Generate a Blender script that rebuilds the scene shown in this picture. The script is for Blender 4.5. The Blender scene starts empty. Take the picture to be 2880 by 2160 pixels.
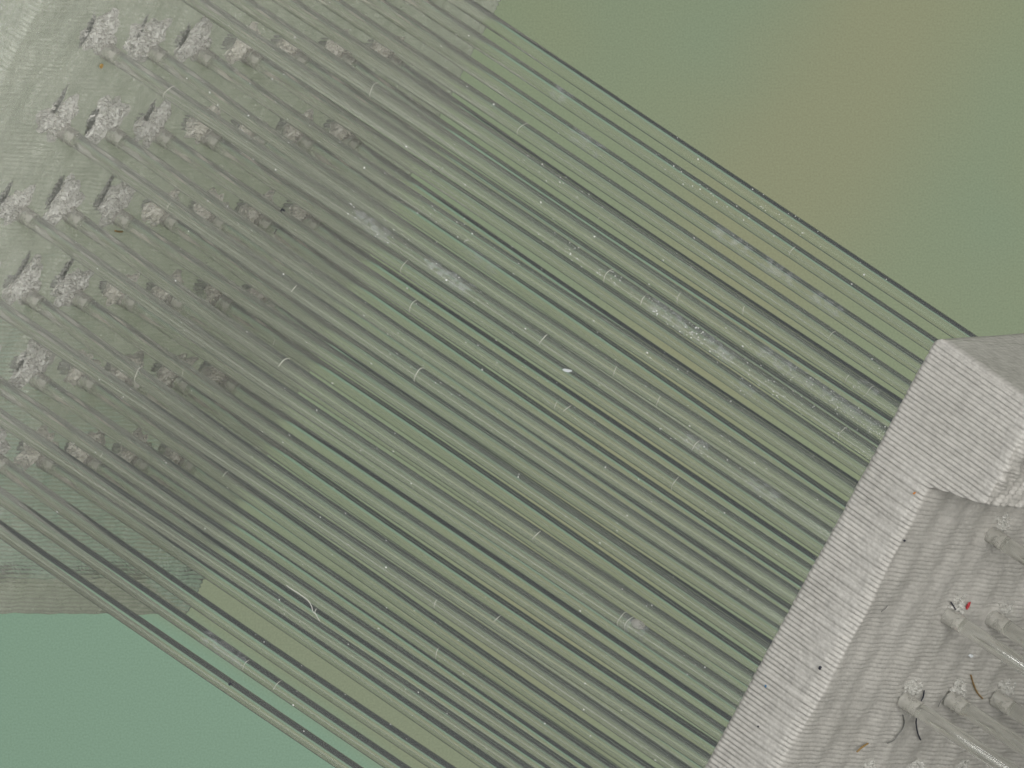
import bpy, math, random
import numpy as np
from mathutils import Vector, Matrix, noise as mnoise

# ------------------------------------------------------------------ camera, light, exposure
S = bpy.context.scene
COL = S.collection
S.unit_settings.system = 'METRIC'
S.unit_settings.scale_length = 0.0044          # one unit = one rod spacing (about 4.4 mm)
RND = random.Random(11)
NP = np.random.default_rng(5)

DCAM = 300.64
cam = bpy.data.cameras.new('camera')
cam.sensor_width = 36.0
cam.lens = 36.0 * DCAM / (2880.0 / 266.108)
cam.clip_start = 1.0
cam.clip_end = 2000.0
cam_ob = bpy.data.objects.new('camera', cam)
cam_ob.location = (0, 0, DCAM)
COL.objects.link(cam_ob)
S.camera = cam_ob

world = bpy.data.worlds.new('World')
S.world = world
world.use_nodes = True
wt = world.node_tree
for n in list(wt.nodes):
    wt.nodes.remove(n)
wo = wt.nodes.new('ShaderNodeOutputWorld')
wb = wt.nodes.new('ShaderNodeBackground')
wc = wt.nodes.new('ShaderNodeTexCoord')
wd = wt.nodes.new('ShaderNodeVectorMath'); wd.operation = 'DOT_PRODUCT'
WDIR = Vector((0.60, 0.45, 0.66)).normalized()  # bright side; the opposite side is kept dark to darken rod edges
wd.inputs[1].default_value = WDIR
wr = wt.nodes.new('ShaderNodeValToRGB')
wr.color_ramp.elements[0].position = 0.0
wr.color_ramp.elements[0].color = (0.026, 0.032, 0.040, 1)
wr.color_ramp.elements[1].position = 1.0
wr.color_ramp.elements[1].color = (0.50, 0.50, 0.48, 1)
e = wr.color_ramp.elements.new(0.36); e.color = (0.060, 0.067, 0.069, 1)
e = wr.color_ramp.elements.new(0.60); e.color = (0.22, 0.23, 0.22, 1)
wm = wt.nodes.new('ShaderNodeMath'); wm.operation = 'MULTIPLY_ADD'
wm.inputs[1].default_value = 0.5; wm.inputs[2].default_value = 0.5
wt.links.new(wc.outputs['Generated'], wd.inputs[0])
wt.links.new(wd.outputs['Value'], wm.inputs[0])
wt.links.new(wm.outputs[0], wr.inputs[0])
wt.links.new(wr.outputs[0], wb.inputs[0])
wb.inputs[1].default_value = 1.0
wt.links.new(wb.outputs[0], wo.inputs[0])


STRIPS = [(-9.27, 6.99, 20.89), (-3.6, 13.7, 18.92)]
STRIP_AIM = (5.77, -4.08, 5.81)


def area(name, loc, target, sx, sy, watts, col):
    l = bpy.data.lights.new(name, 'AREA')
    l.shape = 'RECTANGLE'; l.size = sx; l.size_y = sy
    l.energy = watts; l.color = col
    o = bpy.data.objects.new(name, l)
    o.location = loc
    o.rotation_euler = (Vector(target) - Vector(loc)).to_track_quat('-Z', 'Y').to_euler()
    COL.objects.link(o)
    return o


area('front_softbox', (48, -14, 100), (0, 0, -25), 60, 60, 86000, (1.0, 0.985, 0.955))  # unseen key lamp in front, to the right and slightly low
# pair of small strip lamps that draw the twin highlights on the nearest rods
for n_, (lx, ly, lz) in enumerate(STRIPS):
    so = area('strip_lamp', (lx, ly, lz), STRIP_AIM, 1.8, 4.6, 300, (1.0, 1.0, 0.98))
    zz = (Vector((lx, ly, lz)) - Vector(STRIP_AIM)).normalized()
    yy = Vector((0.7479, -0.5051, 0.4307)); yy = (yy - zz * yy.dot(zz)).normalized()
    so.rotation_euler = Matrix((yy.cross(zz), yy, zz)).transposed().to_euler()
area('added_side_fill', (-93, -11, 55), (-1, 0, -2), 36, 36, 5200, (1.0, 0.99, 0.95))  # fill lamp added to brighten the rods' lower left edges
area('ceiling_softbox', (-28, 34, 112), (0, 0, -25), 60, 50, 41000, (0.97, 0.985, 1.0))

S.view_settings.view_transform = 'Standard'
S.view_settings.look = 'None'
S.view_settings.exposure = 0.0
S.view_settings.gamma = 1.0
S.view_settings.use_curve_mapping = False
S.cycles.max_bounces = 28
S.cycles.transmission_bounces = 28
S.cycles.glossy_bounces = 8
S.cycles.diffuse_bounces = 4
S.cycles.transparent_max_bounces = 24
S.cycles.blur_glossy = 0.5
S.cycles.sample_clamp_indirect = 10.0
S.cycles.use_denoising = True

# ------------------------------------------------------------------ frame of the part
# u: across the plate away from the camera, v: down the plate, d: along the rods
M = np.array([[0.4945346863, -0.4428126888, 0.7478986340],
              [-0.0088944384, -0.8630197698, -0.5050918390],
              [-0.8691123823, -0.2431332959, 0.4307317813]])
ORG = np.array([-4.30301, 3.53449, 0.0])
SEP = 11.777                                    # from one plate's face to the other's
RAD = 0.0840                                    # rod radius


def W(u, v, d):
    return ORG + M @ np.array([u, v, d], float)


def px(x, y):
    """viewing ray through a pixel of the photograph"""
    k = 1.0 / 266.108
    o = np.array([0, 0, DCAM])
    t = np.array([(x - 1440) * k, (1080 - y) * k, 0.0])
    r = t - o
    return o, r / np.linalg.norm(r)


def hit_plane(x, y, axis, val):
    """point of the viewing ray on the plane  local[axis] = val, in local u,v,d"""
    o, r = px(x, y)
    n = M[:, axis]
    p0 = ORG + n * val
    t = np.dot(p0 - o, n) / np.dot(r, n)
    return M.T @ (o + r * t - ORG)


# ------------------------------------------------------------------ materials
def new_mat(name):
    m = bpy.data.materials.new(name)
    m.use_nodes = True
    nt = m.node_tree
    for n in list(nt.nodes):
        nt.nodes.remove(n)
    out = nt.nodes.new('ShaderNodeOutputMaterial')
    return m, nt, out


def N(nt, typ, **kw):
    n = nt.nodes.new(typ)
    for k, v in kw.items():
        if k.startswith('i_'):
            n.inputs[k[2:].replace('_', ' ')].default_value = v
        else:
            setattr(n, k, v)
    return n


def L(nt, a, b):
    nt.links.new(a, b)


def simple_mat(name, col, rough=0.6, trans=0.0):
    m, nt, out = new_mat(name)
    p = N(nt, 'ShaderNodeBsdfPrincipled')
    p.inputs['Base Color'].default_value = (*col, 1)
    p.inputs['Roughness'].default_value = rough
    p.inputs['Transmission Weight'].default_value = trans
    L(nt, p.outputs[0], out.inputs[0])
    return m


def rod_material():
    """clear extruded plastic: drawing lines along it, hazy patches, a thin veil of scuff"""
    m, nt, out = new_mat('clear_rod_plastic')
    tc = N(nt, 'ShaderNodeTexCoord')
    oi = N(nt, 'ShaderNodeObjectInfo')
    add = N(nt, 'ShaderNodeVectorMath', operation='ADD')
    sc = N(nt, 'ShaderNodeVectorMath', operation='SCALE')
    comb = N(nt, 'ShaderNodeCombineXYZ')
    L(nt, oi.outputs['Random'], comb.inputs[0]); L(nt, oi.outputs['Random'], comb.inputs[1]); L(nt, oi.outputs['Random'], comb.inputs[2])
    L(nt, comb.outputs[0], sc.inputs[0]); sc.inputs['Scale'].default_value = 37.0
    L(nt, tc.outputs['Object'], add.inputs[0]); L(nt, sc.outputs[0], add.inputs[1])
    mp = N(nt, 'ShaderNodeMapping'); mp.inputs['Scale'].default_value = (34, 0.30, 1)
    L(nt, tc.outputs['UV'], mp.inputs[0])
    off = N(nt, 'ShaderNodeVectorMath', operation='ADD')
    L(nt, mp.outputs[0], off.inputs[0]); L(nt, sc.outputs[0], off.inputs[1])
    streak = N(nt, 'ShaderNodeTexNoise'); streak.inputs['Scale'].default_value = 1.0; streak.inputs['Detail'].default_value = 4
    L(nt, off.outputs[0], streak.inputs['Vector'])
    fine = N(nt, 'ShaderNodeTexNoise'); fine.inputs['Scale'].default_value = 22; fine.inputs['Detail'].default_value = 5
    L(nt, add.outputs[0], fine.inputs['Vector'])
    bump1 = N(nt, 'ShaderNodeBump'); bump1.inputs['Strength'].default_value = 0.045; bump1.inputs['Distance'].default_value = 0.012
    L(nt, streak.outputs['Fac'], bump1.inputs['Height'])
    bump2 = N(nt, 'ShaderNodeBump'); bump2.inputs['Strength'].default_value = 0.04; bump2.inputs['Distance'].default_value = 0.01
    L(nt, fine.outputs['Fac'], bump2.inputs['Height']); L(nt, bump1.outputs[0], bump2.inputs['Normal'])
    p = N(nt, 'ShaderNodeBsdfPrincipled')
    p.inputs['Base Color'].default_value = (0.978, 0.984, 0.958, 1)
    p.inputs['Transmission Weight'].default_value = 1.0
    p.inputs['Roughness'].default_value = 0.15
    p.inputs['IOR'].default_value = 1.47
    p.inputs['Coat Weight'].default_value = 0.55
    p.inputs['Coat Roughness'].default_value = 0.03
    L(nt, bump2.outputs[0], p.inputs['Normal'])
    # scuff veil
    big = N(nt, 'ShaderNodeTexNoise'); big.inputs['Scale'].default_value = 1.6; big.inputs['Detail'].default_value = 6; big.inputs['Roughness'].default_value = 0.7
    L(nt, add.outputs[0], big.inputs['Vector'])
    mul = N(nt, 'ShaderNodeMath', operation='MULTIPLY'); L(nt, big.outputs['Fac'], mul.inputs[0]); L(nt, streak.outputs['Fac'], mul.inputs[1])
    mr = N(nt, 'ShaderNodeMapRange'); mr.inputs['From Min'].default_value = 0.12; mr.inputs['From Max'].default_value = 0.5
    mr.inputs['To Min'].default_value = 0.015; mr.inputs['To Max'].default_value = 0.085
    L(nt, mul.outputs[0], mr.inputs['Value'])
    dif = N(nt, 'ShaderNodeBsdfDiffuse'); dif.inputs[0].default_value = (0.41, 0.415, 0.34, 1)
    mix = N(nt, 'ShaderNodeMixShader')
    L(nt, mr.outputs[0], mix.inputs[0]); L(nt, p.outputs[0], mix.inputs[1]); L(nt, dif.outputs[0], mix.inputs[2])
    L(nt, mix.outputs[0], out.inputs[0])
    return m


def plate_material(name, ca, cb, trans, rough, bs=0.35, ior=1.5):
    """printed clear plastic, milky from its many layers"""
    m, nt, out = new_mat(name)
    tc = N(nt, 'ShaderNodeTexCoord')
    mp = N(nt, 'ShaderNodeMapping'); mp.inputs['Scale'].default_value = (13, 13, 20)
    L(nt, tc.outputs['Object'], mp.inputs[0])
    bead = N(nt, 'ShaderNodeTexVoronoi', feature='F1'); bead.inputs['Scale'].default_value = 1.0; bead.inputs['Randomness'].default_value = 0.55
    L(nt, mp.outputs[0], bead.inputs['Vector'])
    fine = N(nt, 'ShaderNodeTexNoise'); fine.inputs['Scale'].default_value = 55; fine.inputs['Detail'].default_value = 3
    L(nt, tc.outputs['Object'], fine.inputs['Vector'])
    b1 = N(nt, 'ShaderNodeBump', invert=True); b1.inputs['Strength'].default_value = bs; b1.inputs['Distance'].default_value = 0.02
    L(nt, bead.outputs['Distance'], b1.inputs['Height'])
    b2 = N(nt, 'ShaderNodeBump'); b2.inputs['Strength'].default_value = bs; b2.inputs['Distance'].default_value = 0.012
    L(nt, fine.outputs['Fac'], b2.inputs['Height']); L(nt, b1.outputs[0], b2.inputs['Normal'])
    blot = N(nt, 'ShaderNodeTexNoise'); blot.inputs['Scale'].default_value = 1.1; blot.inputs['Detail'].default_value = 5
    L(nt, tc.outputs['Object'], blot.inputs['Vector'])
    cr = N(nt, 'ShaderNodeValToRGB')
    cr.color_ramp.elements[0].position = 0.3; cr.color_ramp.elements[0].color = (*ca, 1)
    cr.color_ramp.elements[1].position = 0.7; cr.color_ramp.elements[1].color = (*cb, 1)
    L(nt, blot.outputs['Fac'], cr.inputs[0])
    gr = N(nt, 'ShaderNodeTexNoise'); gr.inputs['Scale'].default_value = 9.0; gr.inputs['Detail'].default_value = 8; gr.inputs['Roughness'].default_value = 0.75
    L(nt, tc.outputs['Object'], gr.inputs['Vector'])
    gm = N(nt, 'ShaderNodeMapRange'); gm.inputs['From Min'].default_value = 0.36; gm.inputs['From Max'].default_value = 0.58
    gm.inputs['To Min'].default_value = 0.80; gm.inputs['To Max'].default_value = 1.03
    L(nt, gr.outputs['Fac'], gm.inputs['Value'])
    hs = N(nt, 'ShaderNodeHueSaturation')
    L(nt, cr.outputs[0], hs.inputs['Color']); L(nt, gm.outputs[0], hs.inputs['Value'])
    p = N(nt, 'ShaderNodeBsdfPrincipled')
    L(nt, hs.outputs[0], p.inputs['Base Color'])
    p.inputs['Roughness'].default_value = rough
    p.inputs['IOR'].default_value = ior
    p.inputs['Transmission Weight'].default_value = trans
    L(nt, b2.outputs[0], p.inputs['Normal'])
    L(nt, p.outputs[0], out.inputs[0])
    return m


def backdrop_material():
    """cloth-soft mat printed with broad green, olive and teal areas"""
    m, nt, out = new_mat('mottled_green_mat')
    tc = N(nt, 'ShaderNodeTexCoord')
    n1 = N(nt, 'ShaderNodeTexNoise'); n1.inputs['Scale'].default_value = 0.33; n1.inputs['Detail'].default_value = 2.0
    L(nt, tc.outputs['Object'], n1.inputs['Vector'])

    def along(direction, wob, off):
        d = N(nt, 'ShaderNodeVectorMath', operation='DOT_PRODUCT'); d.inputs[1].default_value = (*direction, 0)
        L(nt, tc.outputs['Object'], d.inputs[0])
        a = N(nt, 'ShaderNodeMath', operation='MULTIPLY_ADD'); a.inputs[1].default_value = wob; a.inputs[2].default_value = -0.5 * wob - off
        L(nt, n1.outputs['Fac'], a.inputs[0])
        b = N(nt, 'ShaderNodeMath', operation='ADD')
        L(nt, a.outputs[0], b.inputs[0]); L(nt, d.outputs['Value'], b.inputs[1])
        return b.outputs[0]

    def hump(v, w):
        ab = N(nt, 'ShaderNodeMath', operation='ABSOLUTE'); L(nt, v, ab.inputs[0])
        r = N(nt, 'ShaderNodeMapRange', interpolation_type='SMOOTHSTEP')
        r.inputs['From Min'].default_value = w; r.inputs['From Max'].default_value = 0.1 * w
        L(nt, ab.outputs[0], r.inputs['Value'])
        return r.outputs[0]

    def mixc(fac, a, col):
        x = N(nt, 'ShaderNodeMix', data_type='RGBA')
        L(nt, fac, x.inputs['Factor']); L(nt, a, x.inputs['A']); x.inputs['B'].default_value = (*col, 1)
        return x.outputs['Result']

    cr = N(nt, 'ShaderNodeValToRGB')
    cr.color_ramp.elements[0].position = 0.36; cr.color_ramp.elements[0].color = (0.290, 0.354, 0.243, 1)
    cr.color_ramp.elements[1].position = 0.66; cr.color_ramp.elements[1].color = (0.308, 0.354, 0.232, 1)
    L(nt, n1.outputs['Fac'], cr.inputs[0])
    c = cr.outputs[0]
    c = mixc(hump(along((0.872, -0.49), 1.0, 1.75), 2.1), c, (0.335, 0.350, 0.226))
    c = mixc(hump(along((-0.5548, -0.832), 0.8, 3.75), 1.5), c, (0.312, 0.352, 0.244))
    t = N(nt, 'ShaderNodeMapRange', interpolation_type='SMOOTHSTEP')
    t.inputs['From Min'].default_value = -0.25; t.inputs['From Max'].default_value = 0.35
    L(nt, along((-0.5548, -0.832), 0.5, 4.60), t.inputs['Value'])
    c = mixc(t.outputs[0], c, (0.285, 0.425, 0.318))
    g = N(nt, 'ShaderNodeTexNoise'); g.inputs['Scale'].default_value = 42; g.inputs['Detail'].default_value = 2
    L(nt, tc.outputs['Object'], g.inputs['Vector'])
    hv = N(nt, 'ShaderNodeHueSaturation')
    gv = N(nt, 'ShaderNodeMapRange'); gv.inputs['To Min'].default_value = 0.82; gv.inputs['To Max'].default_value = 1.18
    L(nt, g.outputs['Fac'], gv.inputs['Value']); L(nt, gv.outputs[0], hv.inputs['Value']); L(nt, c, hv.inputs['Color'])
    d = N(nt, 'ShaderNodeBsdfDiffuse'); L(nt, hv.outputs[0], d.inputs[0])
    L(nt, d.outputs[0], out.inputs[0])
    return m


def crumb_material():
    m, nt, out = new_mat('cracked_clear_plastic')
    tc = N(nt, 'ShaderNodeTexCoord')
    n1 = N(nt, 'ShaderNodeTexNoise'); n1.inputs['Scale'].default_value = 30; n1.inputs['Detail'].default_value = 4
    L(nt, tc.outputs['Object'], n1.inputs['Vector'])
    b = N(nt, 'ShaderNodeBump'); b.inputs['Strength'].default_value = 0.8; b.inputs['Distance'].default_value = 0.03
    L(nt, n1.outputs['Fac'], b.inputs['Height'])
    p = N(nt, 'ShaderNodeBsdfPrincipled')
    p.inputs['Base Color'].default_value = (0.73, 0.72, 0.67, 1)
    p.inputs['Transmission Weight'].default_value = 0.40
    p.inputs['Roughness'].default_value = 0.16
    p.inputs['IOR'].default_value = 1.55
    L(nt, b.outputs[0], p.inputs['Normal'])
    L(nt, p.outputs[0], out.inputs[0])
    return m


def frost_material(name, lo, hi, scale, col, most=0.42):
    """worn white haze with gaps: real holes in the scuffing where the noise is low"""
    m, nt, out = new_mat(name)
    tc = N(nt, 'ShaderNodeTexCoord')
    n1 = N(nt, 'ShaderNodeTexNoise'); n1.inputs['Scale'].default_value = scale; n1.inputs['Detail'].default_value = 6; n1.inputs['Roughness'].default_value = 0.7
    L(nt, tc.outputs['Object'], n1.inputs['Vector'])
    mr = N(nt, 'ShaderNodeMapRange'); mr.inputs['From Min'].default_value = lo; mr.inputs['From Max'].default_value = hi
    mr.inputs['To Max'].default_value = most
    L(nt, n1.outputs['Fac'], mr.inputs['Value'])
    t = N(nt, 'ShaderNodeBsdfTransparent')
    d = N(nt, 'ShaderNodeBsdfPrincipled'); d.inputs['Base Color'].default_value = (*col, 1); d.inputs['Roughness'].default_value = 0.45
    mx = N(nt, 'ShaderNodeMixShader')
    L(nt, mr.outputs[0], mx.inputs[0]); L(nt, t.outputs[0], mx.inputs[1]); L(nt, d.outputs[0], mx.inputs[2])
    L(nt, mx.outputs[0], out.inputs[0])
    return m


MAT_ROD = rod_material()
MAT_PLATE = plate_material('printed_milky_plastic', (0.495, 0.476, 0.437), (0.60, 0.578, 0.535), 0.25, 0.42)
MAT_PLATE_CLEAR = plate_material('printed_clear_plastic', (0.82, 0.82, 0.775), (0.90, 0.90, 0.85), 0.735, 0.14, 0.20, 1.05)
MAT_BACK = backdrop_material()
MAT_CRUMB = crumb_material()
MAT_SCUFF = frost_material('worn_haze', 0.42, 0.75, 14.0, (0.62, 0.64, 0.65))
MAT_RING = simple_mat('pale_score_line', (0.55, 0.54, 0.48), 0.4)
MAT_GLUE = frost_material('cured_glue', 0.25, 0.55, 9.0, (0.52, 0.505, 0.455), 0.48)
MAT_HOLE_SHADE = simple_mat('painted_hole_shade', (0.27, 0.275, 0.25), 0.35, 0.45)  # dark tone painted in for the hole's shadowed end behind the face
MAT_PALE = simple_mat('pale_smeared_plastic', (0.70, 0.68, 0.61), 0.4, 0.30)
MAT_DUST = simple_mat('white_dust', (0.80, 0.80, 0.78), 0.6)


# ------------------------------------------------------------------ mesh helpers
def mesh_from(name, verts, faces, mat, smooth=True):
    me = bpy.data.meshes.new(name)
    me.from_pydata([tuple(map(float, v)) for v in verts], [], faces)
    me.materials.append(mat)
    if smooth:
        me.polygons.foreach_set('use_smooth', [True] * len(me.polygons))
    me.update()
    return me


def ob(name, me, parent=None, label=None, cat=None, group=None, kind=None):
    o = bpy.data.objects.new(name, me)
    COL.objects.link(o)
    if parent is not None:
        o.parent = parent
    if label: o['label'] = label
    if cat: o['category'] = cat
    if group: o['group'] = group
    if kind: o['kind'] = kind
    return o


def tube(path, radii, seg=10, caps=True):
    path = [np.asarray(p, float) for p in path]
    verts, faces = [], []
    n = len(path)
    prev = None
    for i, p in enumerate(path):
        t = path[min(i + 1, n - 1)] - path[max(i - 1, 0)]
        t /= np.linalg.norm(t) + 1e-12
        if prev is None:
            a = np.cross(t, [0.3, 0.9, 0.2]); a /= np.linalg.norm(a)
        else:
            a = prev - t * np.dot(prev, t); a /= np.linalg.norm(a)
        prev = a
        b = np.cross(t, a)
        r = radii[i] if hasattr(radii, '__len__') else radii
        for k in range(seg):
            an = 2 * math.pi * k / seg
            verts.append(p + r * (math.cos(an) * a + math.sin(an) * b))
    for i in range(n - 1):
        for k in range(seg):
            k2 = (k + 1) % seg
            faces.append((i * seg + k, i * seg + k2, (i + 1) * seg + k2, (i + 1) * seg + k))
    if caps:
        faces.append(tuple(range(seg - 1, -1, -1)))
        faces.append(tuple((n - 1) * seg + k for k in range(seg)))
    return verts, faces


# ------------------------------------------------------------------ backdrop
BZ = -46.0
bm_v = [(x_, y_, z_) for z_ in (0, -0.6) for x_, y_ in ((-10.5, -9.5), (60, -9.5), (60, 60), (-10.5, 60))]
bm_f = [(0, 1, 2, 3), (7, 6, 5, 4), (0, 4, 5, 1), (1, 5, 6, 2), (2, 6, 7, 3), (3, 7, 4, 0)]
back = ob('backdrop', mesh_from('backdrop', bm_v, bm_f, MAT_BACK, False), label='soft mottled green mat far below the rods', cat='backdrop', kind='structure')
back.location = (0, 0, BZ)
tb_v = [(x_, y_, z_) for z_ in (0, -2.0) for x_, y_ in ((-260, -260), (260, -260), (260, 260), (-260, 260))]
table = ob('tabletop', mesh_from('tabletop', tb_v, bm_f, simple_mat('added_dark_tabletop', (0.036, 0.043, 0.050), 0.7), False), label='dark tabletop under the green mat', cat='tabletop', kind='structure')  # added unseen dark surface
table.location = (0, 0, BZ - 0.61)  # added out of view; its dark tone keeps the rods' edges dark

# ------------------------------------------------------------------ printed plates
U0, U1 = -1.80, 7.80
V0, V1 = -2.90, 6.97
D0, DF, DB = -0.79, 0.0, 0.66
VSTEP = -1.56
LAY = 0.05


def sstep(a, b, x):
    t = np.clip((x - a) / (b - a), 0, 1)
    return t * t * (3 - 2 * t)


def outline(dfront):
    """closed outline in (u, d) with rounded corners, finely divided on the two sides the camera sees"""
    r = 0.07
    def seg(p, q, n):
        return [(p[0] + (q[0] - p[0]) * i / n, p[1] + (q[1] - p[1]) * i / n) for i in range(n)]
    def arc(c, a0, a1, n):
        return [(c[0] + r * math.cos(math.radians(a0 + (a1 - a0) * i / n)), c[1] + r * math.sin(math.radians(a0 + (a1 - a0) * i / n))) for i in range(n)]
    P = []
    P += seg((U0, D0 + r), (U0, dfront - r), 80)                       # near side
    P += arc((U0 + r, dfront - r), 180, 90, 5)
    P += seg((U0 + r, dfront), (U1 - r, dfront), 330)                  # front face
    P += arc((U1 - r, dfront - r), 90, 0, 3)
    P += seg((U1, dfront - r), (U1, D0 + r), 6)
    P += arc((U1 - r, D0 + r), 0, -90, 3)
    P += seg((U1 - r, D0), (U0 + r, D0), 30)
    P += arc((U0 + r, D0 + r), 270, 180, 4)
    return np.array(P)


def plate_mesh(name, seed, mat, fa, ja, wa):
    rng = np.random.default_rng(seed)
    nl = int(round((V1 - V0) / LAY))
    thin, thick = outline(DF), outline(DB)
    n = len(thin)
    cen = np.array([(U0 + U1) / 2, (D0 + DF) / 2])
    def normals(P):
        t = np.roll(P, -1, 0) - np.roll(P, 1, 0)
        nn = np.stack([-t[:, 1], t[:, 0]], 1)
        nn /= np.linalg.norm(nn, axis=1)[:, None] + 1e-9
        return nn
    NT, NK = normals(thin), normals(thick)
    prof = [(0.0, 1.0), (0.20, 0.58), (0.5, 0.0), (0.80, 0.58)]
    rings = []
    u_t, d_t = thin[:, 0], thin[:, 1]
    lay_off = rng.normal(0, 0.0035, nl + 1)
    for k in range(nl):
        v0 = V0 + k * LAY
        for fr, dep in prof:
            dep_k = dep
            v = v0 + fr * LAY
            w = 1.0 - sstep(VSTEP - 0.18, VSTEP + 0.06, v)               # thick end block
            P = thin * (1 - w) + thick * w
            NN = NT * (1 - w) + NK * w
            # rounded top and bottom edges
            e = min(v - V0, V1 - v)
            rr = 0.11
            ins_e = rr - math.sqrt(max(rr * rr - (rr - min(e, rr)) ** 2, 0.0)) if e < rr else 0.0
            side = (NT[:, 0] < -0.7)
            front = (NT[:, 1] > 0.7)
            amp = np.full(n, 0.006)
            # the near side: deep ridges at the rear, smeared smooth towards the front edge of the thin part
            fade = 1 - 0.85 * sstep(-0.60, -0.30, P[:, 1]) * (1 - sstep(-0.16, -0.05, P[:, 1])) * (1 - w)
            fade2 = 1 - 0.75 * sstep(0.36, 0.52, P[:, 1]) * w
            amp = np.where(side, 0.030 * fade * fade2, amp)
            bandv = math.exp(-((v - 6.42) / 0.13) ** 2)
            patch = 0.5 + 0.5 * np.sin(P[:, 0] * 2.3 + 1.7 * np.sin(v * 1.9 + seed) + seed) * np.sin(v * 2.7 + 1.3 * np.sin(P[:, 0] * 1.4))
            bead = 1 + 0.45 * np.sin(P[:, 0] * 84 + 2.0 * np.sin(v * 7.0))
            amp = np.where(front, fa * (0.45 + 1.0 * patch) * bead * (1 + 4.0 * bandv), amp)
            amp = np.where(P[:, 1] < D0 + 0.03, 0.001, amp)
            ph = P[:, 0] * 1.0 + P[:, 1] * 1.3
            wob = 0.010 * np.sin(P[:, 0] * 5.1 + v * 2.1 + seed) * np.sin(v * 3.7 + P[:, 0] * 1.1) + 0.006 * np.sin(P[:, 0] * 13.0 - v * 1.7)
            wob = np.where(front, wa * wob, 0.3 * wob)
            # rough torn end face of the block
            rough = np.where(front & (P[:, 1] > 0.4), 0.03 * np.sin(P[:, 0] * 34 + 6 * np.sin(v * 5.0 + P[:, 0] * 3)) * np.sin(v * 9 + P[:, 0] * 7) + rng.normal(0, 0.004, n), 0.0)
            jit = rng.normal(0, 1, n) * np.where(side, 0.0030 * fade * fade2, 0.0018 * ja)
            off = -amp * dep_k + wob + rough + jit + lay_off[k] * np.where(side, 1.0, 0.35) - ins_e
            Q = P + NN * off[:, None]
            # layers bow round the holes
            dv = np.zeros(n)
            if w < 0.5:
                for c in range(7):
                    for r in range(-1, 6):
                        if abs(v - r) < 0.5:
                            x = P[:, 0] - c; y = v - r
                            dv += np.where(front, 0.030 * np.exp(-(x * x + y * y) / 0.035) * (-1 if y < 0 else 1) * min(1, abs(y) / 0.08), 0)
            tilt = -0.065 * (Q[:, 0] - U0) * (1 - sstep(V0, V0 + 0.7, v))
            rings.append(np.column_stack([Q[:, 0], np.full(n, v) + dv + tilt, Q[:, 1]]))
    m = len(rings)
    V = np.concatenate(rings)
    topc = len(V); V = np.vstack([V, [[cen[0], V0 - 0.004 - 0.065 * (cen[0] - U0), 0.0]], [[cen[0], V1, cen[1]]]])
    idx = np.arange(n)
    nx = (idx + 1) % n
    F = []
    for i in range(m - 1):
        a = i * n + idx; b = i * n + nx; c = (i + 1) * n + nx; d = (i + 1) * n + idx
        F.append(np.column_stack([a, b, c, d]))
    F = np.concatenate(F)
    me = bpy.data.meshes.new(name)
    faces = F.tolist()
    for i in range(n):
        faces.append([int(nx[i]), i, topc])
        faces.append([(m - 1) * n + i, (m - 1) * n + int(nx[i]), topc + 1])
    me.from_pydata(V.tolist(), [], faces)
    sm = np.ones(len(me.polygons), bool); sm[-2 * n:] = False
    me.polygons.foreach_set('use_smooth', sm)
    me.materials.append(mat)
    me.update()
    return me


def place(o, d):
    mat = Matrix(((M[0, 0], M[0, 1], M[0, 2], 0), (M[1, 0], M[1, 1], M[1, 2], 0), (M[2, 0], M[2, 1], M[2, 2], 0), (0, 0, 0, 1)))
    p = W(0, 0, d)
    mat.translation = Vector(p)
    o.matrix_world = mat


plate_far = ob('printed_plate', plate_mesh('printed_plate', 3, MAT_PLATE_CLEAR, 0.0170, 1.0, 1.2), label='milky printed plastic plate whose crumbly holes hold the rods\' far ends, behind the rods', cat='plate')
place(plate_far, 0.0)
plate_near = ob('printed_plate', plate_mesh('printed_plate', 8, MAT_PLATE, 0.0125, 1.0, 1.9), label='ridged grey printed plastic plate in front, with thick end block and rods poking through', cat='plate')
place(plate_near, SEP)
piv = Vector(W(0, 0.5, SEP))                     # it sits a degree askew to the other plate
plate_near.matrix_world = Matrix.Translation(piv) @ Matrix.Rotation(math.radians(-1.0), 4, 'Z') @ Matrix.Translation(-piv) @ plate_near.matrix_world


def crumb_patch(seed, cu, cv, ru, rv, high, name='hole_crumbs', mat=None):
    """patch of torn, crumbly plastic beside a hole: a rough low mound with a ragged outline"""
    rg = random.Random(seed)
    nr, na = 15, 46
    V, F = [(cu, cv, high * 0.8)], []
    for i in range(1, nr + 1):
        for k in range(na):
            a = 2 * math.pi * (k + 0.5 * (i % 2)) / na
            q = i / nr
            rag = 1 + 0.16 * math.sin(3 * a + seed) + 0.12 * math.sin(7 * a + 2.1 * seed) + rg.uniform(-0.06, 0.06)
            x = cu + ru * q * rag * math.cos(a)
            y = cv + rv * q * rag * math.sin(a)
            env = (1 - q ** 3)
            p = Vector((x * 34, y * 34, seed * 5.3))
            h = env * high * (0.55 + 1.5 * mnoise.noise(p) + 1.0 * mnoise.noise(p * 2.1)) - 0.02 * q
            V.append((x + rg.uniform(-0.010, 0.010), y + rg.uniform(-0.010, 0.010), h + rg.uniform(-0.010, 0.010)))
    for k in range(na):
        F.append((0, 1 + k, 1 + (k + 1) % na))
    for i in range(nr - 1):
        for k in range(na):
            k2 = (k + 1) % na
            a, b = 1 + i * na + k, 1 + i * na + k2
            c, d = 1 + (i + 1) * na + k2, 1 + (i + 1) * na + k
            F.append((a, d, b)); F.append((b, d, c))
    return mesh_from(name, V, F, mat or MAT_CRUMB, False)


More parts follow.
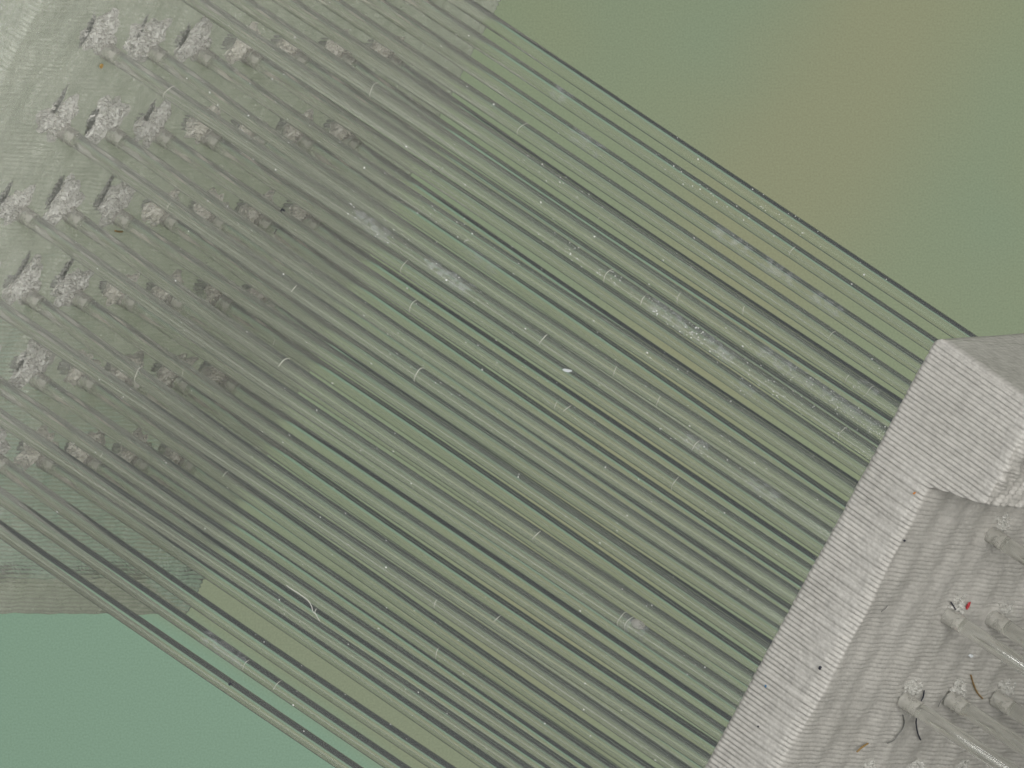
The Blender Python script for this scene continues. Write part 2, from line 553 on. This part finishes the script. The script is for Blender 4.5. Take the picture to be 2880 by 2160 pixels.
far_c = [crumb_patch(s_, -0.20, -0.15, 0.35, 0.27, 0.034) for s_ in range(6)]
far_p = [crumb_patch(s_ + 60, -0.14, -0.12, 0.33, 0.22, 0.022, 'hole_crumbs', MAT_PALE) for s_ in range(6)]
far_r = [crumb_patch(s_ + 40, -0.50, -0.24, 0.055, 0.19, 0.012, 'hole_shade', MAT_HOLE_SHADE) for s_ in range(6)]  # same mound shape, as a sliver of painted-in shade by each hole
near_c = [crumb_patch(s_ + 20, 0.14, -0.10, 0.20, 0.16, 0.034) for s_ in range(3)]
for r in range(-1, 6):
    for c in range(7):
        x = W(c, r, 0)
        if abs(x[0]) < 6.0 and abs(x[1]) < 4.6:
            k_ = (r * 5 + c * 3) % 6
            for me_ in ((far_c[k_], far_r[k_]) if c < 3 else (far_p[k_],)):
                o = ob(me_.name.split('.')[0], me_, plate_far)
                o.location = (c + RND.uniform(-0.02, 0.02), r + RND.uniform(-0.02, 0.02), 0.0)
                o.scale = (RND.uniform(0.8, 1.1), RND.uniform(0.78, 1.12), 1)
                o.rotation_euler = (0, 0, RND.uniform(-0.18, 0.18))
        x = W(c, r, SEP)
        if abs(x[0]) < 5.8 and abs(x[1]) < 4.5:
            k_ = (r * 5 + c) % 3
            for me_ in (near_c[k_],):
                o = ob(me_.name.split('.')[0], me_, plate_near)
                o.location = (c, r, 0.0)

# ------------------------------------------------------------------ rods
ORD = ['first', 'second', 'third', 'fourth', 'fifth', 'sixth', 'seventh']
TS = np.linspace(-0.35, SEP + 6.0, 64)
rods = {}


def rod_path(r, c):
    """centre line in local (u, v, d), row r from -1, column c from 0"""
    rg = random.Random(100 * r + c + 7)
    bu, bv = rg.uniform(-0.10, 0.10), rg.uniform(-0.05, 0.05)
    eu, ev = rg.uniform(-0.02, 0.02), rg.uniform(-0.02, 0.02)
    s2 = rg.uniform(-0.03, 0.03)
    if r == -1:
        bu *= 0.4; bv *= 0.4; s2 *= 0.4
    def f(t):
        x = min(max(t / SEP, 0), 1)
        b = math.sin(math.pi * x)
        b2 = math.sin(2 * math.pi * x)
        du = bu * b + s2 * b2 + eu * x
        dv = bv * b - s2 * 0.5 * b2 + ev * x
        if t > SEP:
            du += (t - SEP) * 0.012; dv += (t - SEP) * rg2[0]
        return np.array([c + du, r + dv, t])
    rg2 = [rg.uniform(-0.012, 0.012)]
    return f


def add_rod(r, c):
    f = rod_path(r, c)
    base = W(c, r, 0)
    loc = [f(t) - np.array([c, r, 0]) for t in TS]
    V, F = tube(loc, RAD, 28)
    me = mesh_from('clear_rod', V, F, MAT_ROD)
    uv = me.uv_layers.new(name='along').data
    li = 0
    for fi, face in enumerate(F):
        i_, k_ = divmod(fi, 28)
        if len(face) == 4:
            for du_, dv_ in ((0, 0), (1, 0), (1, 1), (0, 1)):
                uv[li].uv = ((k_ + du_) / 28, TS[i_ + dv_]); li += 1
        else:
            li += len(face)
    o = ob('clear_rod', me, label='clear plastic rod, %s from the front in the %s row from the top' % (ORD[c], ORD[r + 1]), cat='rod', group='clear rods strung between the two plates')
    mat = Matrix(((M[0, 0], M[0, 1], M[0, 2], 0), (M[1, 0], M[1, 1], M[1, 2], 0), (M[2, 0], M[2, 1], M[2, 2], 0), (0, 0, 0, 1)))
    mat.translation = Vector(base)
    o.matrix_world = mat
    rods[(r, c)] = (o, f)
    # glue collar at each plate face
    for d0, ln, rr in ((0.0, 0.18, 1.12), (SEP + 0.0, 0.22, 1.08)):
        p = W(c, r, d0)
        if abs(p[0]) > 6.2 or abs(p[1]) > 4.8:
            continue
        prof = [(0.0, 1.10), (0.06, 1.03), (0.70, 1.0), (0.85, 0.985), (1.0, 0.965)]
        pts = [f(d0 + ln * a) - np.array([c, r, 0]) for a, _ in prof]
        V, F = tube(pts, [RAD * rr * b for _, b in prof], 24, False)
        ob('glue_collar', mesh_from('glue_collar', V, F, MAT_GLUE), o)
    return o


for r in range(-1, 6):
    for c in range(7):
        add_rod(r, c)


KEYS = list(rods)
FT = np.linspace(0.2, SEP + 5.5, 900)
FP = np.array([[ORG + M @ rods[k][1](t) for t in FT] for k in KEYS])


def find_rod(x, y):
    """front-most rod under a point: (height, (row, column), place along it, offset)"""
    o, rr = px(x, y)
    w = FP - o
    al = w @ rr
    dist = np.linalg.norm(w - al[..., None] * rr, axis=2)
    ii = dist.argmin(1)
    best = None
    for n_, i in enumerate(ii):
        t = FT[i]
        if SEP - 0.8 < t < SEP + 0.05 or dist[n_, i] > RAD * 1.25:
            continue
        z = FP[n_, i, 2]
        if best is None or z > best[0]:
            best = (z, KEYS[n_], float(t), float(dist[n_, i]))
    return best


def nearest_rod(x, y):
    for rad in (0, 8, 14, 22, 30):
        for a in range(8 if rad else 1):
            b = find_rod(x + rad * math.cos(a * 0.785), y + rad * math.sin(a * 0.785))
            if b:
                return b
    return None


CDIR = np.array([0, 0, 1.0])
DD = M[:, 2]
NA = CDIR - DD * np.dot(CDIR, DD); NA /= np.linalg.norm(NA)       # rod surface normal facing the camera
NB = np.cross(DD, NA)                                             # sideways across a rod
LA, LB = M.T @ NA, M.T @ NB


def on_rod(key, t, ang, lift=1.0):
    c = rods[key][1](t) - np.array([key[1], key[0], 0])
    return c + RAD * lift * (math.cos(ang) * LA + math.sin(ang) * LB)


MARKED = {}


def ring(x, y, a0=-80, a1=80, w=0.006, tilt=0.0):
    b = nearest_rod(x, y)
    if not b: return
    key, t = b[1], b[2]
    pts = []
    for i in range(25):
        a = math.radians(a0 + (a1 - a0) * i / 24)
        pts.append(on_rod(key, t + tilt * math.sin(a) + 0.004 * math.sin(3 * a + x), a, 1.01))
    V, F = tube(pts, [w * (0.35 + 0.65 * math.sin(math.pi * (i + 1) / 26)) for i in range(25)], 6)
    ob('ring_mark', mesh_from('ring_mark', V, F, MAT_RING), rods[key][0])
    MARKED.setdefault(key, 0)
    MARKED[key] += 1


for x, y, a0, a1 in [(1050, 256, -90, 90), (1468, 368, -85, 85), (1128, 768, -85, 70), (1155, 875, -70, 60), (1188, 1046, -90, 90), (811, 1008, -90, 40), (1708, 787, -85, 80),
                     (1921, 832, -30, 80), (1873, 1105, -20, 80), (1906, 1361, -60, 80), (2445, 1111, -70, 50), (397, 1045, -85, 85), (534, 1028, -10, 60), (776, 970, 10, 60),
                     (843, 802, -40, 30), (1821, 842, -30, 50), (1605, 1150, -50, 30), (1523, 973, -70, 40), (1735, 1045, -30, 60), (2240, 700, -40, 50), (1960, 1258, -40, 60),
                     (2000, 762, -10, 70), (2110, 860, -10, 50), (494, 564, -20, 50), (290, 1290, -10, 40), (1250, 1815, -30, 60), (1410, 1738, -60, 20), (1230, 1700, -20, 50),
                     (1510, 1520, -50, 40), (480, 255, -80, 80), (2350, 920, -60, 40), (2380, 1080, -20, 60), (1565, 1146, -20, 50), (640, 1342, -60, 10), (690, 1880, -50, 50), (780, 1940, -60, 40)]:
    ring(x, y, a0, a1, RND.uniform(0.0028, 0.0048), RND.uniform(-0.02, 0.02))
ring(1755, 1740, -90, 90, 0.004); ring(1776, 1746, -90, 90, 0.004)
ring(2372, 1222, -90, 60, 0.0045)


def scuff(x, y, ln, a0=-85, a1=85):
    b = nearest_rod(x, y)
    if not b: return
    key, t = b[1], b[2]
    nl_, na = 24, 14
    V, F = [], []
    for i in range(nl_):
        for j in range(na):
            a = math.radians(a0 + (a1 - a0) * j / (na - 1))
            edge = ln * (0.5 + 0.08 * math.sin(7 * a + x))
            V.append(on_rod(key, t + edge * (2 * i / (nl_ - 1) - 1), a, 1.012))
    for i in range(nl_ - 1):
        for j in range(na - 1):
            F.append((i * na + j, i * na + j + 1, (i + 1) * na + j + 1, (i + 1) * na + j))
    ob('scuff_patch', mesh_from('scuff_patch', V, F, MAT_SCUFF), rods[key][0])


for a in [(2110, 1112, 0.35), (1655, 405, 0.40), (1958, 1256, 0.30), (1580, 280, 0.25), (2460, 1080, 0.25), (2190, 1030, 0.5), (2300, 1110, 0.7), (2420, 1180, 0.5), (2030, 960, 0.6),
          (1900, 870, 0.5), (1350, 740, 0.5), (1260, 790, 0.6), (2190, 780, 0.5), (2330, 860, 0.4), (2060, 690, 0.5), (1060, 640, 0.5), (620, 1860, 0.6), (2160, 1370, 0.4), (1780, 1780, 0.3)]:
    scuff(*a)


# a bead of glue with a bubble on one rod
def bead(x, y):
    b = nearest_rod(x, y)
    key, t = b[1], b[2]
    V, F = [], []
    nu, nv = 20, 12
    for i in range(nu):
        for j in range(nv + 1):
            a = 2 * math.pi * i / nu; q = math.pi * j / nv
            p = on_rod(key, t + 0.085 * math.sin(q) * math.cos(a), math.radians(-35) + 0.75 * math.sin(q) * math.sin(a), 1.0 + 0.42 * math.cos(q))
            V.append(p)
    for i in range(nu):
        for j in range(nv):
            i2 = (i + 1) % nu
            F.append((i * (nv + 1) + j, i * (nv + 1) + j + 1, i2 * (nv + 1) + j + 1, i2 * (nv + 1) + j))
    o = ob('glue_bead', mesh_from('glue_bead', V, F, MAT_GLUE), rods[key][0])
    return key


bead_key = bead(1786, 1778)

# ------------------------------------------------------------------ dust lying on the rods (nobody could count it)
def blob(c, r, rg):
    t = (1 + 5 ** 0.5) / 2
    vs = [(-1, t, 0), (1, t, 0), (-1, -t, 0), (1, -t, 0), (0, -1, t), (0, 1, t), (0, -1, -t), (0, 1, -t), (t, 0, -1), (t, 0, 1), (-t, 0, -1), (-t, 0, 1)]
    fs = [(0, 11, 5), (0, 5, 1), (0, 1, 7), (0, 7, 10), (0, 10, 11), (1, 5, 9), (5, 11, 4), (11, 10, 2), (10, 7, 6), (7, 1, 8), (3, 9, 4), (3, 4, 2), (3, 2, 6), (3, 6, 8), (3, 8, 9), (4, 9, 5), (2, 4, 11), (6, 2, 10), (8, 6, 7), (9, 8, 1)]
    st = np.array([rg.uniform(0.6, 1.4) for _ in range(3)])
    return [np.asarray(c) + r * np.array(v) / 1.9 * st * rg.uniform(0.8, 1.2) for v in vs], fs


DV, DFc = [], []
dusty = [(1700, 780, 40), (1960, 930, 50), (2250, 1100, 60), (2420, 1190, 45), (1330, 660, 26), (1060, 620, 20), (2000, 560, 24), (2200, 590, 30), (1440, 1000, 14), (830, 330, 12), (1550, 500, 16), (1180, 1010, 12), (2050, 1290, 20), (1800, 1000, 16)]
cand = []
for cx, cy, nn in dusty:
    for _ in range(nn):
        l = RND.gauss(0, 110); s = RND.gauss(0, 14)
        cand.append((cx + l * 0.832 - s * 0.555, cy + l * 0.555 + s * 0.832, RND.uniform(0.003, 0.0072)))
for _ in range(620):
    cand.append((RND.uniform(150, 2600), RND.uniform(0, 2160), RND.choice([0.0035, 0.004, 0.0045, 0.005, 0.006, 0.009])))
for x, y, r_ in cand:
    b = find_rod(x, y)
    if not b or b[2] > SEP - 0.8: continue
    key, t = b[1], b[2]
    p = on_rod(key, t, RND.uniform(-1.1, 1.1), 1.03) + np.array([key[1], key[0], 0])
    v, f = blob(W(*p), r_, RND)
    k = len(DV)
    DV += v; DFc += [tuple(i + k for i in q) for q in f]
ob('dust', mesh_from('dust', DV, DFc, MAT_DUST), label='white dust specks sprinkled over the clear rods', cat='dust', kind='stuff')

# ------------------------------------------------------------------ fibres, flakes and grit
def face_pt(x, y, d, lift=0.02):
    p = hit_plane(x, y, 2, d)
    return W(p[0], p[1], d + lift)


def side_pt(x, y, lift=0.02):
    p = hit_plane(x, y, 0, U0)
    return W(U0 - lift, p[1], p[2])


def smooth_path(P, n=8):
    P = [np.asarray(p) for p in P]
    out = []
    for i in range(len(P) - 1):
        p0 = P[max(i - 1, 0)]; p1 = P[i]; p2 = P[i + 1]; p3 = P[min(i + 2, len(P) - 1)]
        for k in range(n):
            t = k / n
            out.append(0.5 * ((2 * p1) + (-p0 + p2) * t + (2 * p0 - 5 * p1 + 4 * p2 - p3) * t * t + (-p0 + 3 * p1 - 3 * p2 + p3) * t ** 3))
    out.append(P[-1])
    return out


def fibre(name, pts, rad, mat, label, cat):
    path = smooth_path(pts)
    cen = np.mean(path, 0)
    rr = [rad * (0.5 + 0.5 * math.sin(math.pi * min(1, max(0.08, i / (len(path) - 1))))) if i in (0, len(path) - 1) else rad * RND.uniform(0.85, 1.1) for i in range(len(path))]
    V, F = tube([p - cen for p in path], rr, 7)
    o = ob(name, mesh_from(name, V, F, mat), label=label, cat=cat)
    o.location = cen
    return o


def chip(name, pos, sx, sy, sz, rot, mat, label, cat, seed=0):
    rg = random.Random(seed)
    V, F = [], []
    n = 9
    for z in (-1, 1):
        for i in range(n):
            a = 2 * math.pi * i / n
            r = 0.75 + 0.35 * rg.random()
            V.append((math.cos(a) * r * sx, math.sin(a) * r * sy, z * sz * (0.7 + 0.3 * rg.random())))
    F = [tuple(range(n - 1, -1, -1)), tuple(range(n, 2 * n))] + [(i, (i + 1) % n, n + (i + 1) % n, n + i) for i in range(n)]
    o = ob(name, mesh_from(name, V, F, mat, False), label=label, cat=cat)
    o.location = pos
    q = Vector(M[:, 2]).to_track_quat('Z', 'Y')
    o.rotation_euler = q.to_euler()
    o.rotation_euler.rotate_axis('Z', rot)
    return o


BLACK = simple_mat('black_fibre', (0.02, 0.022, 0.035), 0.5)
BROWN = simple_mat('brown_fibre', (0.24, 0.15, 0.05), 0.5)
GREYF = simple_mat('grey_fibre', (0.14, 0.14, 0.13), 0.5)
WHITEF = simple_mat('white_fibre', (0.60, 0.59, 0.55), 0.5)
RED = simple_mat('red_flake', (0.42, 0.02, 0.03), 0.35)
BLUE = simple_mat('blue_flake', (0.05, 0.16, 0.30), 0.5)
ORANGE = simple_mat('orange_flake', (0.50, 0.20, 0.05), 0.5)
CHIPW = simple_mat('white_chip', (0.75, 0.78, 0.80), 0.3)


def FN(pts, sc=4.608, ox=2400, oy=1800):
    return [face_pt(ox + a / sc, oy + b / sc, SEP) for a, b in pts]


fibre('black_hair', FN([(900, 640), (885, 725), (845, 810), (815, 940), (795, 1050), (815, 1190), (855, 1285)]), 0.0085, BLACK, 'long black hair crossing the foot of a rod on the grey plate', 'hair')
fibre('grey_hair', FN([(625, 960), (640, 1060), (610, 1150), (550, 1230), (500, 1290), (420, 1325)]), 0.007, GREYF, 'curved dark grey hair left of the black hair', 'hair')
fibre('brown_fibre', FN([(175, 1325), (90, 1380), (25, 1440)]), 0.011, BROWN, 'short golden brown fibre near the bottom of the grey plate', 'fibre')
fibre('brown_fibre', FN([(1505, 440), (1540, 560), (1590, 670), (1660, 750)]), 0.009, BROWN, 'curved brown fibre hooked over a hole between two rods', 'fibre')
fibre('black_hair', FN([(1245, 600), (1300, 690), (1320, 745)], 4.608, 2400, 1560), 0.008, BLACK, 'short dark hair beside the red flake', 'hair')
fibre('grey_hair', FN([(425, 645), (390, 690), (340, 730)], 4.608, 2400, 1560), 0.005, GREYF, 'faint short hair on the plain face left of the red flake', 'hair')
fibre('grey_hair', FN([(1180, 705), (1120, 770), (1080, 855)]), 0.005, GREYF, 'thin grey hair between two rods right of the black hair', 'hair')
chip('red_flake', face_pt(2717, 1700, SEP, 0.03), 0.052, 0.028, 0.008, 0.35, RED, 'red plastic flake above a rod hole on the grey plate', 'flake', 1)
chip('white_chip', face_pt(2727, 1842, SEP, 0.02), 0.040, 0.018, 0.012, 1.9, CHIPW, 'pale blue white chip on the grey plate under the red flake', 'chip', 2)
chip('black_grit', side_pt(2308, 1878, 0.012), 0.022, 0.018, 0.012, 0.3, BLACK, 'black triangular grit on the ridged edge of the grey plate', 'grit', 3)
chip('black_grit', face_pt(2540, 1518, SEP, 0.02), 0.012, 0.012, 0.010, 0.3, BLACK, 'tiny black dot of grit on the grey plate\'s face near its edge', 'grit', 4)
chip('black_grit', side_pt(2134, 2043, 0.012), 0.010, 0.009, 0.008, 0.3, BLACK, 'tiny black grit low on the ridged edge of the grey plate', 'grit', 12)
chip('blue_flake', side_pt(2155, 1930, 0.012), 0.024, 0.012, 0.006, 1.0, BLUE, 'tiny blue flake on the ridged edge of the grey plate', 'flake', 5)
chip('orange_flake', side_pt(2573, 1387, 0.012), 0.022, 0.013, 0.006, -0.8, ORANGE, 'tiny orange flake on the ridges below the thick end block', 'flake', 6)
chip('orange_crumb', face_pt(279, 182, 0, 0.03), 0.030, 0.024, 0.014, 0.2, simple_mat('amber_crumb', (0.42, 0.27, 0.09), 0.4), 'amber crumb below the topmost visible hole of the far plate', 'crumb', 7)
fibre('white_fibre', [face_pt(333, 104, 0, 0.10), face_pt(338, 122, 0, 0.12), face_pt(345, 142, 0, 0.10)], 0.008, WHITEF, 'short pale fibre standing by the top left rod\'s foot', 'fibre')


def rod_surface(x, y, lift=1.1):
    b = nearest_rod(x, y)
    key, t = b[1], b[2]
    c = W(*rods[key][1](t))
    o, r = px(x, y)
    w = c - o
    off = o + r * np.dot(w, r) - c
    ln = np.linalg.norm(off)
    off = off * min(1.0, RAD * 0.9 / (ln + 1e-9))
    h = math.sqrt(max(0, (RAD * lift) ** 2 - np.dot(off, off)))
    return c + off + np.array([0, 0, 1]) * h


b0 = nearest_rod(838, 1668)
zf = W(*rods[b0[1]][1](b0[2]))[2] + RAD * 1.3


def at_z(x, y, z):
    o, r = px(x, y)
    return o + r * ((z - o[2]) / r[2])


fibre('white_fibre', [at_z(x, y, zf + 0.004 * i) for i, (x, y) in enumerate([(805, 1646), (822, 1658), (838, 1668), (864, 1687), (876, 1705), (880, 1720), (892, 1731)])], 0.0048, WHITEF, 'curly white fibre lying across the lower rods', 'fibre')
fibre('white_fibre', [at_z(x, y, zf) for x, y in [(890, 1712), (886, 1724), (900, 1748)]], 0.004, WHITEF, 'tiny frayed white strand at the end of the curly fibre', 'fibre')
wf = rod_surface(1596, 1042)
o = chip('white_flake', wf + np.array([0, 0, 0.02]), 0.060, 0.018, 0.008, 0.0, CHIPW, 'white flake caught on a rod in the middle of the bundle', 'flake', 8)
o.rotation_euler = (0, 0, math.radians(-8))
fibre('black_hair', [rod_surface(790, 594), rod_surface(796, 585), rod_surface(803, 592)], 0.010, BLACK, 'tiny black comma shaped hair on an upper rod', 'hair')
fibre('black_hair', [rod_surface(771, 657), rod_surface(775, 651), rod_surface(779, 642)], 0.010, GREYF, 'tiny dark dash on the rod below the comma shaped hair', 'hair')
fibre('brown_hair', [face_pt(313, 642, 0, 0.05), face_pt(322, 645, 0, 0.05), face_pt(335, 645, 0, 0.05)], 0.010, BROWN, 'short brown hair on the far plate between rod feet', 'hair')
chip('black_grit', rod_surface(647, 1924), 0.018, 0.014, 0.012, 0.0, BLACK, 'black speck of grit on the bottom rod', 'grit', 9)

# labels of rods that carry marks
for key, n_ in MARKED.items():
    o = rods[key][0]
    o['label'] = 'clear rod with pale ring marks, %s from the front, %s row from top' % (ORD[key[1]], ORD[key[0] + 1])
rods[bead_key][0]['label'] = 'clear rod carrying a bubbly glue bead, %s from the front, %s row from top' % (ORD[bead_key[1]], ORD[bead_key[0] + 1])
